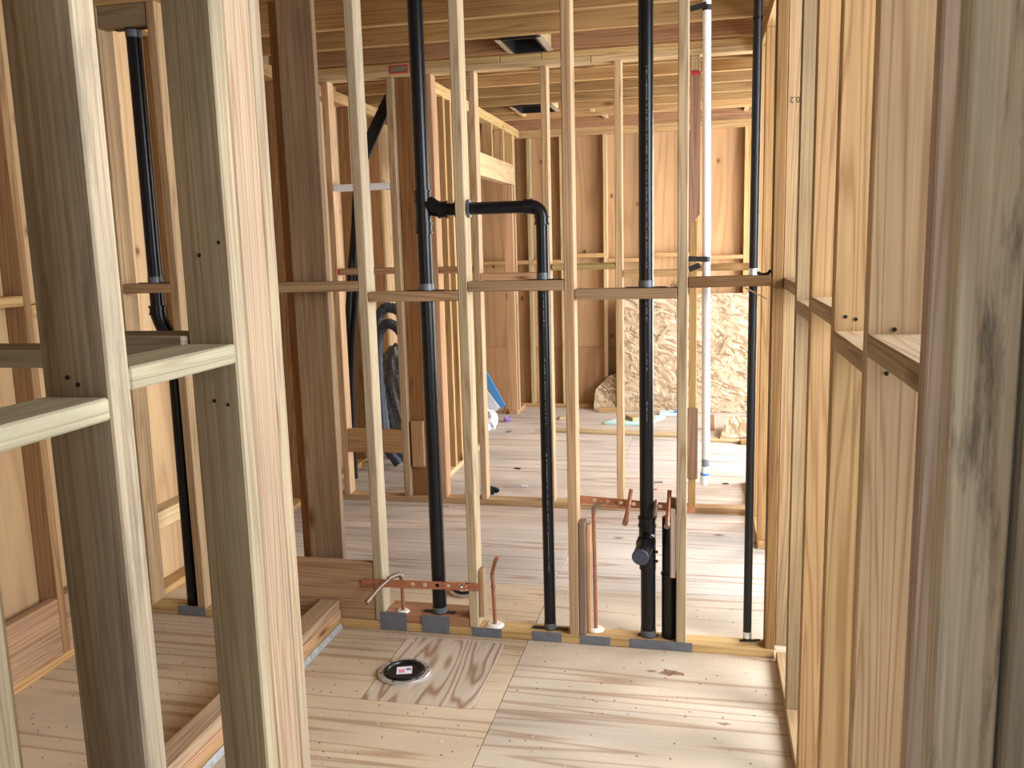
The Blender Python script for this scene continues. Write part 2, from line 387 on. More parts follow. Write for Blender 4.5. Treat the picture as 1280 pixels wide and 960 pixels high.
# ------------------------------------------------------------------ left partition
wl = structure('wall_left', (XL, 1.4, 0))
box('stud', XL-.129, XL, 1.264, 1.322, S38, T-.076, 'rough_lumber', wl, (.54, .46, .37, .6), .004)
box('stud', XL-.112, XL, 1.677, 1.727, S38, T-.076, 'rough_lumber', wl, (.57, .49, .37, .8), .004)
box('stud', XL-.038, XL, 1.7285, 1.839, S38, T-.076, 'lumber', wl, (.54, .41, .31, .97), .005)
box('stud', XL-.112, XL-.002, 1.8405, 1.895, S38, T-.076, 'lumber', wl, (.5, .42, .33, .9), .006)
box('stud', XL-.129, XL, .935, .993, S38, T-.076, 'rough_lumber', wl, OLD, .004)
for y in (.45, 0, -.42, -.85, -1.3): box('stud', XL-.129, XL, y, y+S38, S38, T-.076, 'lumber', wl, DULL)
box('bottom_plate', XL-.129, XL, -2.5, 1.896, 0, S38, 'lumber', wl, DULL)
for z in (T-.076, T-.038): box('top_plate', XL-.129, XL, -2.5, 1.896, z, z+S38-.0005, 'lumber', wl, FIR)
box('block', XL-.125, XL, 1.323, 1.676, 1.418, 1.460, 'rough_lumber', wl, (.62, .57, .44, .88), .004, 'Y')
box('block', XL-.125, XL, .994, 1.263, 1.378, 1.417, 'rough_lumber', wl, (.62, .57, .44, .8), .004, 'Y')
# short return partition behind it
box('stud', -1.40, -1.362, 1.655, 1.79, S38, T-.076, 'lumber', wl, DULL)
box('stud', -1.80, -1.762, 1.655, 1.79, S38, T-.076, 'lumber', wl, DULL)
box('bottom_plate', -1.80, XL-.131, 1.655, 1.79, 0, S38, 'lumber', wl, DULL)
for z in (T-.076, T-.038): box('top_plate', -1.80, XL-.131, 1.655, 1.79, z, z+S38-.0005, 'lumber', wl, FIR)
box('block', -1.361, XL-.114, 1.655, 1.79, 1.438, 1.478, 'lumber', wl, (.46, .40, .36, 1), axis='X')
box('block', -1.761, -1.401, 1.655, 1.79, 1.408, 1.449, 'lumber', wl, (.42, .38, .30, 1), axis='X')

for px_, py_, yy, par in ((249, 319, 1.677, wl), (273, 303, 1.677, wl), (268, 501, 1.677, wl), (285, 506, 1.677, wl), (84, 472, 1.264, wl), (97, 481, 1.264, wl), (1057, 396, 2.08, wr), (1070, 399, 2.08, wr), (1118, 412, 1.656, wr), (1108, 467, 1.656, wr)):
    p_ = at(px_, py_, Y=yy-.001)
    tube('nail_head', [(p_.x, yy-.0015, p_.z), (p_.x, yy+.004, p_.z)], .0042, 'iron', par, 10)

# ------------------------------------------------------------------ outer walls
wo = structure('wall_outer_left', (XW, 3, 0))
for ya, yb in [(-2.6, -.2), (-.2, 1.0), (1.0, 2.22), (2.22, 3.43), (3.43, 4.65), (4.65, 5.87), (5.87, 8.76)]:
    box('sheathing_panel', XW-.11, XW-.091, ya+.001, yb-.001, 0, T+.3, 'plywood', wo, (.70, .49, .31, 1), 0, 'Z')
for y in (-2.4, -1.6, -.8, 0, .8, 1.3, 1.7, 2.1, 2.5, 2.88, 3.30, 3.92, 4.32, 4.72, 5.12, 5.6, 6.2, 6.8, 7.4, 8.0, 8.6):
    box('stud', XW-.09, XW, y, y+S38, S38, T-.076, 'lumber', wo, (.50, .30, .16, 1))
box('bottom_plate', XW-.09, XW, -2.5, 8.65, 0, S38, 'lumber', wo, FIR)
for z in (T-.076, T-.038): box('top_plate', XW-.09, XW, -2.5, 8.65, z, z+S38-.0005, 'lumber', wo, FIR)
box('rim_board', XW-.04, XW, 2.539, 2.879, .0385, .278, 'lumber', wo, PINK, axis='Y')
box('rim_board', XW-.04, XW, 2.919, 3.299, .0385, .278, 'lumber', wo, PINK, axis='Y')
for ya, yb, zt in ((2.539, 2.879, 1.51), (2.139, 2.499, 1.47), (2.919, 3.299, 1.47)):
    box('block', XW-.09, XW, ya, yb, zt-.041, zt, 'lumber', wo, YEL)
box('block', XW-.09, XW, 3.5, 3.919, .335, .42, 'lumber', wo, PALE, axis='Y')

wx = structure('wall_outer_right', (2.26, 3, 0))
for ya, yb, za, zb in ((-2.6, 0, 0, T+.3), (0, 3.5, 0, 1.0), (0, 3.5, 2.6, T+.3), (3.5, 3.7, 0, T+.3), (3.7, 5.1, 0, .7), (3.7, 5.1, 2.3, T+.3), (5.1, 5.8, 0, T+.3), (5.8, 8.3, 0, .3), (5.8, 8.3, 2.4, T+.3), (8.3, 8.76, 0, T+.3)):
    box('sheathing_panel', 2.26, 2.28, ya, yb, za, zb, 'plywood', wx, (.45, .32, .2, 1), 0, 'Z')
wz = structure('wall_rear', (0, -2.58, 0))
for xa, xb, za, zb in ((-2.75, -1.45, 0, T+.3), (-1.45, .75, 2.35, T+.3), (.75, 2.28, 0, T+.3)):
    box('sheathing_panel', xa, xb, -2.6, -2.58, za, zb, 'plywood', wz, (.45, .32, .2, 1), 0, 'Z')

# ------------------------------------------------------------------ back hall wall
w2 = structure('wall_back', (0, Y2, 0))
def stud2(x0, col, z0=S38, z1=T-.076, wd=.038, dp=S89, y=Y2, m='lumber', name='stud'): return box(name, x0, x0+wd, y, y+dp, z0, z1, m, w2, col)
box('bottom_plate', XW, XR-.002, Y2, Y2+S89, 0, S38, 'lumber', w2, (.62, .42, .26, 1))
xs = [XW, -1.78, -.66, XR-.002]
for xa, xb in zip(xs, xs[1:]): box('top_plate', xa, xb-.003, Y2, Y2+S89, T-.076, T-.0385, 'lumber', w2, PALE)
xs = [XW, -1.2, -.95, XR-.002]
for xa, xb in zip(xs, xs[1:]): box('top_plate', xa, xb-.003, Y2, Y2+S89, T-.038, T-.0005, 'lumber', w2, YEL)
box('red_stamp', -1.895, -1.775, Y2-.0015, Y2-.0002, T-.062, T-.012, 'red', w2, None, 0)
box('end_grain', -1.885, -1.785, Y2-.003, Y2-.0016, T-.056, T-.018, 'lumber', w2, (.35, .28, .22, 1), 0)
stud2(-2.347, (.66, .45, .30, 1), wd=.042); stud2(-1.924, (.56, .43, .31, .95), wd=.044)
stud2(-1.879, (.45, .23, .10, 1), wd=.10, dp=.038, y=Y2+.05, z0=.039)
stud2(-1.668, PINK, wd=.036); stud2(-1.401, (.6, .46, .32, 1)); stud2(-.962, (.58, .42, .28, 1), wd=.040)
stud2(-.527, (.68, .48, .3, 1), wd=.042); stud2(-.093, (.70, .47, .22, 1), z1=1.76, wd=.045)
prism('stud', [(-.093, Y2-.001, 1.735), (-.036, Y2-.001, 1.80), (-.036, Y2-.001, 2.60), (-.093, Y2-.001, 2.60)], (0, .06, 0), 'lumber', w2, (.47, .29, .2, 1))
box('red_mark', -.092, -.037, Y2-.003, Y2-.0012, 2.58, 2.60, 'red', w2, None, 0)
box('block', -.09, -.04, Y2+.001, Y2+.06, 2.605, T-.077, 'lumber', w2, PALE)
box('block', -2.304, -1.925, Y2, Y2+.07, 2.02, 2.06, 'white', w2, None, .003)
box('block', -2.304, -1.925, Y2, Y2+S89, 1.493, 1.533, 'lumber', w2, PINK)
box('block_end_paint', -2.3035, -2.29, Y2-.0012, Y2-.0002, 1.494, 1.532, 'red', w2, None, 0)
box('cross_board', -2.304, -1.925, Y2, Y2+S38, .328, .483, 'lumber', w2, (.58, .36, .2, 1), axis='X')
o = box('scrap_cleat', -1.866, -1.785, Y2+.012, Y2+.049, .235, .54, 'lumber', w2, (.58, .37, .22, 1), axis='Z')
for xa, xb, zt, c in ((-1.630, -1.402, 1.53, RED), (-1.362, -.963, 1.485, PINK), (-.484, -.094, 1.487, FIR), (-.047, XR-.003, 1.515, FIR)):
    box('block', xa, xb, Y2, Y2+S89, zt-.041, zt, 'lumber', w2, c)
box('block', -.921, -.528, Y2, Y2+S89, 1.495, 1.535, 'rough_lumber', w2, (.66, .49, .22, .85), .012)
box('cleat', -.106, -.037, Y2-.02, Y2-.001, .222, .66, 'lumber', w2, (.52, .33, .24, 1))

# ------------------------------------------------------------------ inner left wall of the far room
w3 = structure('wall_inner_left', (X3, 7, 0))
for z in (T-.076, T-.038): box('top_plate', X3-S89, X3, Y2+S89+.002, 8.62, z, z+S38-.0005, 'lumber', w3, YEL)
box('bottom_plate', X3-S89, X3, Y2+S89+.002, 6.9, 0, S38, 'lumber', w3, PALE)
box('bottom_plate', X3-S89, X3, 8.24, 8.62, 0, S38, 'lumber', w3, PINK)
for y in (5.62, 5.87, 6.05, 6.22, 6.50, 6.83): box('stud', X3-S89, X3, y, y+S38, S38, T-.076, 'lumber', w3, FIR)
box('header', X3-S89, X3, 6.87, 8.35, 2.225, 2.41, 'plywood', w3, (.72, .55, .36, 1), .003, 'Y')
for y in (7.03, 7.48, 7.92, 8.312): box('cripple_stud', X3-S89, X3, y, y+S38, 2.411, T-.077, 'lumber', w3, FIR)
box('stud', X3-S89, X3, 8.235, 8.273, S38, 2.224, 'lumber', w3, PINK)
box('stud', X3-S89, X3, 8.36, 8.398, S38, T-.077, 'lumber', w3, PALE)

# ------------------------------------------------------------------ far wall
wf = structure('wall_far', (0, Y3, 0))
xs = [-2.75, -2.2, -1.5, -.3, .92, 2.28]
for xa, xb in zip(xs, xs[1:]):
    for za, zb in ((0, .615), (.618, T+.3)):
        box('sheathing_panel', xa+.001, xb-.001, Y3+.09, Y3+.108, za, zb, 'plywood', wf, (.62, .385, .225, 1), 0, 'Z')
box('bottom_plate', -2.57, 2.25, Y3, Y3+S89, 0, S38, 'lumber', wf, FIR)
for z in (T-.076, T-.038): box('top_plate', -2.57, 2.25, Y3, Y3+S89, z, z+S38-.0005, 'lumber', wf, FIR)
fs = [(-2.4, FIR), (-1.74, (.58, .48, .3, .8)), (-1.41, PALE), (-.984, PALE), (-.53, FIR), (-.1, FIR), (.348, YEL), (.386, YEL), (.8, FIR), (1.2, FIR), (1.6, FIR), (2.0, FIR)]
for x, c in fs: box('stud', x, x+S38, Y3, Y3+S89, S38, T-.076, 'lumber', wf, c)
box('light_leak_backing', -2.75, 2.28, Y3+.109, Y3+.12, 0, T+.3, 'plywood', wf, BROWN, 0, 'Z')  # added unseen sheet, keeps sky light from leaking through the panel joints
box('light_leak_backing', XW-.13, XW-.111, -2.6, 8.76, 0, T+.3, 'plywood', wo, BROWN, 0, 'Z')  # same added light block behind the left outer panels
zb = [1.5, 1.5, 1.555, 1.5, 1.545, 1.51, 0, 1.5, 1.54, 1.5, 1.54, 1.5, 1.54]
for i in range(len(fs)-1):
    if zb[i]: box('block', fs[i][0]+S38+.001, fs[i+1][0]-.001, Y3, Y3+S89, zb[i]-.041, zb[i], 'lumber', wf, FIR)

# back closet partition seen through the left opening
wc = structure('wall_closet', (-2.2, 7.0, 0))
for x in (-2.5, -2.38, -2.22, -2.08, -1.98): box('stud', x, x+S38, 6.9, 6.9+S89, S38, T-.076, 'lumber', wc, random.choice([FIR, YEL]))
box('bottom_plate', -2.56, X3-S89-.01, 6.9, 6.989, 0, S38, 'lumber', wc, PALE)
for z in (T-.076, T-.038): box('top_plate', -2.56, X3-S89-.01, 6.9, 6.989, z, z+S38-.0005, 'lumber', wc, YEL)
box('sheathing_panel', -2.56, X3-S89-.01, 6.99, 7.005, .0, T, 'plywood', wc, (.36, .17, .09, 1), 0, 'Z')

# ------------------------------------------------------------------ black drain and vent pipes in the plumbing wall
YP = Y1+.0475
UP, DN, RT, BACK, FWD = (0, 0, 1), (0, 0, -1), (1, 0, 0), (0, 1, 0), (0, -1, 0)
ZT = T+.2
def clamp(par, x, y, z, r, a=.05, side=True, mat='galv'):
    """pipe clamp: a band round the pipe with two perforated ears on the wood"""
    collar('clamp_band', (x, y, z+.016), UP, r*1.06, .026, mat, par, False)
    for s in (-1, 1):
        box('clamp_ear', *sorted((x+s*r, x+s*(r+a))), y-.012, y+.012, z+.001, z+.004, 'iron', par, None, 0)
# pipe 1: vent stack with sanitary tee
x1, r1, za = -1.12, .0305, 1.802
p1 = thing('vent_stack', 'black plastic pipe with side tee, leftmost tall pipe between the middle studs', 'pipe', (x1, YP, 0))
tube('pipe', [(x1, YP, .02), (x1, YP, za-.09)], r1, 'abs', p1, 28)
tube('pipe', [(x1, YP, za+.06), (x1, YP, ZT)], r1, 'abs', p1, 28)
te = tube('tee_body', [(x1, YP, za-.075), (x1, YP, za+.075)], r1*1.08, 'abs', p1, 28)
collar('tee_hub', (x1, YP, za+.055), UP, r1*1.14, .045, 'abs', te)
collar('tee_hub', (x1, YP, za-.072), UP, r1*1.14, .045, 'abs', te)
tube('tee_branch', [(x1, YP, za+.035), (x1+.03, YP, za+.022), (x1+.055, YP, za+.004), (x1+.075, YP, za), (x1+.1, YP, za)], [.028, .032, .032, .031, .031], 'abs', te, 24)
collar('tee_hub', (x1+.085, YP, za), RT, .032, .04, 'abs', te)
xe = -.632
tube('vent_arm', [(x1+.09, YP, za), (xe-.04, YP, za)], .0245, 'abs', p1, 24)
el = tube('elbow', arc((xe-.045, YP, za-.045), UP, RT, .045, 8), .0265, 'abs', p1, 24)
collar('elbow_hub', (xe-.052, YP, za), RT, .0285, .035, 'abs', el)
collar('elbow_hub', (xe, YP, za-.055), UP, .0285, .035, 'abs', el)
tube('drop_pipe', [(xe, YP, za-.05), (xe, YP, .02)], .0245, 'abs', p1, 24)
clamp(p1, x1, YP, 1.477, r1); clamp(p1, x1, YP, .079, r1, .04)
clamp(p1, xe, YP, 1.513, .0245); clamp(p1, xe, YP, .039, .0245)
collar('wall_grommet', (-.935+.006, YP, za), RT, .036, .012, 'galv', p1, False)
collar('wall_grommet', (-.98, YP, za), RT, .036, .008, 'iron', p1, False)

# pipe 3: stack with capped stub
x3, r3 = -.225, .028
p3 = thing('waste_stack', 'black plastic pipe with a capped stub-out pointing forward, beside the short capless pipe', 'pipe', (x3, YP, 0))
tube('pipe', [(x3, YP, .5), (x3, YP, ZT)], r3, 'abs', p3, 28)
tube('pipe', [(x3+.006, YP, .02), (x3+.006, YP, .45)], .0305, 'abs', p3, 28)
te = tube('tee_body', [(x3+.004, YP, .33), (x3+.002, YP, .55)], .034, 'abs', p3, 28)
collar('tee_hub', (x3+.002, YP, .53), UP, .034, .04, 'abs', te)
st = tube('stub_out', [(x3+.004, YP, .47), (x3-.001, YP-.05, .452), (x3-.014, YP-.16, .437)], [.033, .033, .0315], 'abs', p3, 28)
collar('stub_hub', (x3, YP-.045, .455), (-.1, -1, -.14), .0345, .03, 'abs', st)
tube('test_cap', [(x3-.0135, YP-.158, .4372), (x3-.0145, YP-.166, .436), (x3-.0147, YP-.168, .4357)], [.0335, .0335, .030], 'duct', st, 28)
for z in (.41, .37):
    tube('cap_bolt', [(x3+.03, YP-.02, z), (x3+.047, YP-.02, z)], .006, 'abs', te, 10)
clamp(p3, x3, YP, 1.476, r3); clamp(p3, x3+.006, YP, .039, .0305, .012)
def print_line(par, x, r, z0, z1, name):
    bm = bmesh.new(); z = z0
    while z < z1:
        l = random.choice((.004, .006, .009, .012)); w_ = random.uniform(.0015, .004)
        mt = Matrix.Translation((x+.004, YP-r*.993, z+l/2)) @ Matrix.Diagonal((w_, .0006, l, 1))
        bmesh.ops.create_cube(bm, size=1, matrix=mt); z += l+random.choice((.003, .004, .012))
        if random.random() < .06: z += .12
    o_ = finish(name, bm, 'tape_grey', par, (x, YP-r, z0)); o_['kind'] = 'stuff'
    return o_
print_line(p3, x3, r3, .95, 2.3, 'printed_lettering'); print_line(p1, xe, .0245, .3, 1.45, 'printed_lettering')
# short open pipe
x5 = -.137
p5 = thing('open_drain_riser', 'short black open-topped drain pipe rising beside the capped stack', 'pipe', (x5, YP+.005, 0))
tube('pipe', [(x5, YP+.005, .02), (x5, YP+.005, .55)], .027, 'abs', p5, 28)
collar('sleeve', (x5+.002, YP+.005, .17), UP, .0305, .29, 'abs', p5)
# pipe 4: thin vent by the corner
x4 = .177
p4 = thing('thin_vent_pipe', 'thin black iron pipe near the right corner stud, clamped at the middle block', 'pipe', (x4, YP, 0))
tube('pipe', [(x4, YP, .05), (x4, YP, ZT)], .0165, 'iron', p4, 20)
for z, nm in ((1.518, 'clamp_band'), (.062, 'clamp_band')): collar(nm, (x4, YP, z+.012), UP, .0182, .026, 'foil', p4, False)
for z in (2.55, 2.44): collar('coupling', (x4, YP, z), UP, .0185, .006, 'iron', p4, False)
tube('strap', [(x4+.015, YP-.01, 1.527), (x4+.03, YP-.01, 1.519), (x4+.05, YP-.01, 1.521), (x4+.062, YP-.01, 1.535)], .006, 'iron', p4, 8)
tube('strap', [(x4-.03, YP, .045), (x4+.02, YP, .047), (x4+.05, YP, .052)], .005, 'iron', p4, 8)
# left pipe behind the partition with an offset
xa, xb = -2.371, -2.344
pl = thing('offset_vent_pipe', 'black pipe with a doglegged offset below the block, behind the left partition studs', 'pipe', (xb, YP, 0))
tube('pipe', [(xa, YP, ZT), (xa, YP, 1.40)], .031, 'abs', pl, 24)
tube('offset_bend', [(xa, YP, 1.42), (xa, YP, 1.385), (xa+.012, YP, 1.35), (xb+.014, YP, 1.285), (xb+.03, YP, 1.25), (xb+.03, YP, 1.2)], .034, 'abs', pl, 24)
collar('bend_hub', (xa, YP, 1.41), UP, .037, .04, 'abs', pl); collar('bend_hub', (xb+.026, YP, 1.262), (.3, 0, -1), .037, .035, 'abs', pl)
tube('pipe', [(xb+.03, YP, 1.23), (xb+.022, YP, .02)], .029, 'abs', pl, 24)
clamp(pl, xa, YP, 1.528, .031); collar('clamp_band', (xa, YP, 2.575), UP, .033, .03, 'galv', pl, False)
box('clamp_ear', xa-.08, xa+.08, YP-.012, YP+.012, 2.592, 2.596, 'iron', pl, None, 0)
box('header', -2.504, -2.273, Y1+.004, Y1+.06, 2.597, T-.077, 'lumber', w1, (.45, .36, .25, 1), axis='X')

# ------------------------------------------------------------------ copper supply lines and brackets
def strip(name, a, b, h, th, holes, mat, parent):
    """flat perforated bar from a to b (b - a along X, may slope); holes = (distance, radius)"""
    a, b = Vector(a), Vector(b); d = (b-a); L = d.length; d.normalize(); n = Vector((0, 1, 0)); u = n.cross(d)*-1
    bm = bmesh.new(); cells = []; s = 0.0
    for c, r in sorted(holes):
        lo, hi = c-r*1.25, c+r*1.25
        if lo > s: cells.append((s, lo, None))
        cells.append((lo, hi, (c, r))); s = hi
    cells.append((s, L, None))
    def V(t, v, k): return bm.verts.new(a+d*t+u*v+n*(th*k))
    for lo, hi, hole in cells:
        for k in (0, 1):
            if not hole: bm.faces.new([V(lo, -h/2, k), V(hi, -h/2, k), V(hi, h/2, k), V(lo, h/2, k)])
            else:
                c, r = hole; N = 12; ring = []; outer = []
                for i in range(N):
                    t = 2*math.pi*i/N+math.pi/N; x, y = math.cos(t), math.sin(t)
                    m = min((hi-lo)/2/abs(x) if abs(x) > 1e-6 else 9, h/2/abs(y) if abs(y) > 1e-6 else 9)
                    ring.append((c+x*r, y*r)); outer.append((c+x*m, y*m))
                for i in range(N):
                    j = (i+1) % N
                    bm.faces.new([V(*ring[i], k), V(*outer[i], k), V(*outer[j], k), V(*ring[j], k)])
                for (ax, ay) in ((1, 1), (1, -1), (-1, 1), (-1, -1)):   # corner fillers
                    q = [o_ for o_ in outer if (o_[0]-c)*ax > 0 and o_[1]*ay > 0]
                    q.sort(key=lambda o_: abs(o_[1]))
                    cor = ((hi if ax > 0 else lo), h/2*ay)
                    for e in range(len(q)-1):
                        bm.faces.new([V(*q[e], k), V(*q[e+1], k), V(*cor, k)])
    for v in (-h/2, h/2): bm.faces.new([V(0, v, 0), V(L, v, 0), V(L, v, 1), V(0, v, 1)])
    for t in (0, L): bm.faces.new([V(t, -h/2, 0), V(t, h/2, 0), V(t, h/2, 1), V(t, -h/2, 1)])
    bmesh.ops.remove_doubles(bm, verts=bm.verts[:], dist=1e-5)
    return finish(name, bm, mat, parent, a)
k1 = thing('stub_bracket', 'flat copper-coloured perforated bracket across two studs beside the toilet flange', 'bracket', (-1.455, Y1-.002, .22))
strip('bar', (-1.456, Y1-.0035, .214), (-.918, Y1-.0035, .226), .036, .0015, [(.012+.014*i, .002) for i in range(4)]+[(.07, .008), (.1, .004), (.235, .010), (.29, .010), (.345, .009), (.37, .003), (.395, .009), (.42, .003), (.45, .009)]+[(.475+.011*i, .0025) for i in range(5)], 'copper_paint', k1)
sv = thing('supply_stub', 'soldered copper stub bending forward over the left end of the low bracket', 'pipe', (-1.28, Y1+.02, .08))
tube('riser', [(-1.283, Y1+.03, .079), (-1.283, Y1+.03, .235)], .0085, 'copper', sv, 14)
tube('elbow', [(-1.283, Y1+.03, .225), (-1.284, Y1+.028, .243), (-1.292, Y1+.02, .252), (-1.31, Y1-.0, .250), (-1.325, Y1-.02, .245)], .011, 'solder', sv, 14)
tube('stub', [(-1.318, Y1-.012, .247), (-1.35, Y1-.055, .222), (-1.378, Y1-.12, .188)], .0095, 'solder', sv, 14)
tube('end_cap', [(-1.374, Y1-.112, .192), (-1.384, Y1-.135, .180)], .0115, 'solder', sv, 14)
tube('floor_collar', [(-1.283, Y1+.03, .078), (-1.283, Y1+.03, .086)], [.028, .022], 'caulk', sv, 14)
sv = thing('supply_stub', 'copper riser with an angled open tip, right of the stud beside the low bracket', 'pipe', (-.875, Y1+.04, .04))
tube('riser', [(-.872, Y1+.04, .038), (-.876, Y1+.04, .275)], .0085, 'copper', sv, 14)
tube('stub', [(-.876, Y1+.04, .265), (-.874, Y1+.036, .285), (-.852, Y1-.0, .345), (-.842, Y1-.012, .365)], .0085, 'copper', sv, 14)
collar('solder_ring', (-.876, Y1+.04, .262), UP, .0105, .02, 'solder', sv, False); collar('solder_ring', (-.875, Y1+.04, .215), UP, .0105, .012, 'solder', sv, False)
tube('floor_collar', [(-.872, Y1+.04, .0385), (-.872, Y1+.04, .047)], [.04, .03], 'caulk', sv, 14)

YB = Y1+.1
k2 = thing('stub_bracket', 'flat copper-coloured perforated bracket behind the right studs and capped stack', 'bracket', (-.5, YB, .6))
a2, b2 = at(727, 624, Y=YB), at(869, 637, Y=YB)
strip('bar', (a2.x-.03, YB, a2.z+.001), (b2.x, YB, b2.z+.0), .033, .0015, [(.03+.0542*i*.5, .0035 if i % 2 else .0085) for i in range(1, 17)], 'copper_paint', k2)
sv = thing('supply_stub', 'copper supply line rising beside the double cleats and turning along the upper bracket', 'pipe', (-.44, YB-.02, .04))
yv = Y1+.07
q0, q1, q2 = at(745, 786, Y=yv), at(742, 634, Y=yv), at(783, 628, Y=yv)
tube('riser', [(q0.x, yv, .038), (q1.x, yv, q1.z-.02)], .0085, 'copper', sv, 14)
tube('elbow', [(q1.x, yv, q1.z-.025), (q1.x+.002, yv, q1.z-.005), (q1.x+.012, yv, q1.z+.008), (q1.x+.035, yv, q1.z+.012)], .0105, 'solder', sv, 14)
tube('run', [(q1.x+.03, yv, q1.z+.012), (q2.x, yv, q1.z+.006)], .0085, 'copper', sv, 14)
a, b_ = at(789, 612, Y=yv), at(781.5, 653, Y=yv-.12)
tube('stub', [(a.x, yv+.005, a.z), (q2.x+.012, yv-.02, q2.z), b_], .0088, 'copper', sv, 14)
tube('end_cap', [b_+Vector((.002, .012, .006)), b_-Vector((.001, .008, .003))], .0115, 'copper', sv, 14)
tube('floor_collar', [(q0.x, yv, .0385), (q0.x, yv, .046)], [.035, .028], 'caulk', sv, 14)
sv = thing('supply_stub', 'copper stub angled forward between the open riser and its white cleat', 'pipe', (-.14, yv, .5))
a, b_ = at(837, 613, Y=yv-.03), at(833.5, 657, Y=yv-.14)
tube('stub', [a, at(836, 632, Y=yv-.06), b_], .0088, 'copper', sv, 14)
tube('end_cap', [b_+Vector((.001, .012, .006)), b_-Vector((0, .008, .003))], .0115, 'solder', sv, 14)
tube('feed', [a+Vector((0, 0, -.035)), a+Vector((0, .07, -.035))], .0085, 'copper', sv, 12)
sv = thing('supply_stub', 'small dark soldered stub half hidden behind the capped stack', 'pipe', (-.19, yv, .5))
tube('stub', [at(820, 627, Y=yv), at(819.5, 634, Y=yv-.05), at(818.5, 646, Y=yv-.08)], .009, 'solder', sv, 14)

# ------------------------------------------------------------------ toilet flanges
def flange(name, label, x, y, r, z=.002):
    t = thing(name, label, 'flange', (x, y, z))
    lathe('metal_ring', (x, y, z), [(r*.7, 0), (r, 0), (r, .008), (r*.96, .012), (r*.8, .012), (r*.78, .009), (r*.3, .009)], 'foil', t)
    lathe('closet_body', (x, y, z), [(r*.77, .0095), (r*.77, .016), (r*.74, .019), (r*.64, .019), (r*.6, .0125), (r*.05, .0125)], 'abs', t)
    box('paper_label', x-.03, x+.03, y-.03, y+.03, z+.0127, z+.0133, 'white', t, None, 0, tilt=(0, 0, .3))
    box('print_block', x-.02, x+.004, y-.022, y+.004, z+.0134, z+.0137, 'pink', t, None, 0, tilt=(0, 0, .3))
    box('print_block', x+.004, x+.024, y+.002, y+.02, z+.0134, z+.0137, 'green_box', t, None, 0, tilt=(0, 0, .3))
    for k in range(6):
        a = k*math.pi/3+.4
        tube('bolt_slot', [(x+r*.88*math.cos(a), y+r*.88*math.sin(a), z+.0123), (x+r*.88*math.cos(a), y+r*.88*math.sin(a), z+.0133)], .006, 'galv', t, 8)
    return t
flange('toilet_flange', 'round metal toilet flange with black cap on the square plywood patch', -1.142, 3.02, .104, .0022)
flange('toilet_flange', 'toilet flange behind the low copper bracket on the hall floor', -1.12, 3.86, .085, .0005)

# ------------------------------------------------------------------ white pipe in front of the back wall
yp = Y1+S89+.022
q5 = at(882.6, 500, Y=yp); q6 = at(880, 580, Y=yp); q7 = at(877.5, 607, Y=yp)
pv = thing('white_vent_pipe', 'white plastic pipe strapped behind a middle wall stud, taped at its lower end', 'pipe', (q5.x, yp, q7.z))
rp = .0158; bt = Vector((q5.x+.001, yp, q6.z)); tp = Vector((at(882.5, 20, Y=yp).x, yp, ZT))
tube('pipe', [tp, bt], rp, 'pvc', pv, 24)
def ptz(z): return bt.lerp(tp, (z-bt.z)/(tp.z-bt.z))
tube('tape_wrap', [ptz(q6.z+.022), ptz(q6.z-.008)], rp*1.06, 'tape_grey', pv, 20)
tube('bagged_end', [bt, bt+Vector((-.001, 0, -.04)), bt+Vector((-.005, 0, -.065)), bt+Vector((-.007, 0, -.085)), bt+Vector((-.007, 0, -.09))], [rp*1.02, rp*1.15, rp*1.2, rp*.8, rp*.3], 'film', pv, 20)
tube('tape_wrap', [bt+Vector((-.002, 0, -.036)), bt+Vector((-.002, 0, -.045))], rp*1.22, 'tape_blue', pv, 20)
for px_, py_, tl in ((882, 324, .05), (882, 10, -.2)):
    s0 = at(px_, py_, Y=yp)
    collar('strap_band', ptz(s0.z), UP, rp*1.1, .02, 'iron', pv, False)
    box('strap_arm', -.066, s0.x+.004, yp-.0205, yp-.018, s0.z-.008, s0.z+.012, 'iron', pv, None, 0, tilt=(0, tl, 0))
box('strap_arm', -.064, -.02, yp-.0175, yp-.015, at(880, 334, Y=yp).z-.01, at(880, 334, Y=yp).z+.012, 'iron', pv, None, 0, tilt=(0, -.35, 0))

# ------------------------------------------------------------------ fan housings in the joists
def fan(x0, x1, y0, y1, label):
    t = thing('exhaust_fan_housing', label, 'fan', ((x0+x1)/2, (y0+y1)/2, T-.01))
    z0, z1, e = T-.012, T+.16, .012
    for a, b, c, d in ((x0, x0+e, y0, y1), (x1-e, x1, y0, y1), (x0+e, x1-e, y0, y0+e), (x0+e, x1-e, y1-e, y1)):
        box('side_wall', a, b, c, d, z0, z1, 'iron', t, None, 0)  # metal walls coloured black to paint in the shade inside the housing
    box('top_wall', x0, x1, y0, y1, z1, z1+.004, 'black', t, None, 0)  # black here also stands in for shade in the recess
    # splayed foil rim below
    zf, o = T-.035, .035
    A = [(x0, y0), (x1, y0), (x1, y1), (x0, y1)]; B = [(x0-o, y0+.005), (x1+o, y0+.005), (x1+o, y1-.005), (x0-o, y1-.005)]
    for i in (1, 3):
        j = (i+1) % 4
        prism('foil_flap', [(*A[i], z0), (*A[j], z0), (*B[j], z0+.004), (*B[i], z0+.004)], (0, 0, .001), 'foil', t)
    tube('motor', [((x0+x1)/2, (y0+y1)/2, z1-.002), ((x0+x1)/2, (y0+y1)/2, z1-.06)], .07, 'plate', t, 20)
    box('bracket', x1+.002, x1+.02, y0, y1, T+.01, T+.10, 'lumber', t, PALE)
fan(-1.10, -.90, 4.835, 5.19, 'square metal fan housing between the nearer ceiling joists')
fan(-1.53, -1.24, 7.12, 7.49, 'square metal fan housing between the farther ceiling joists')

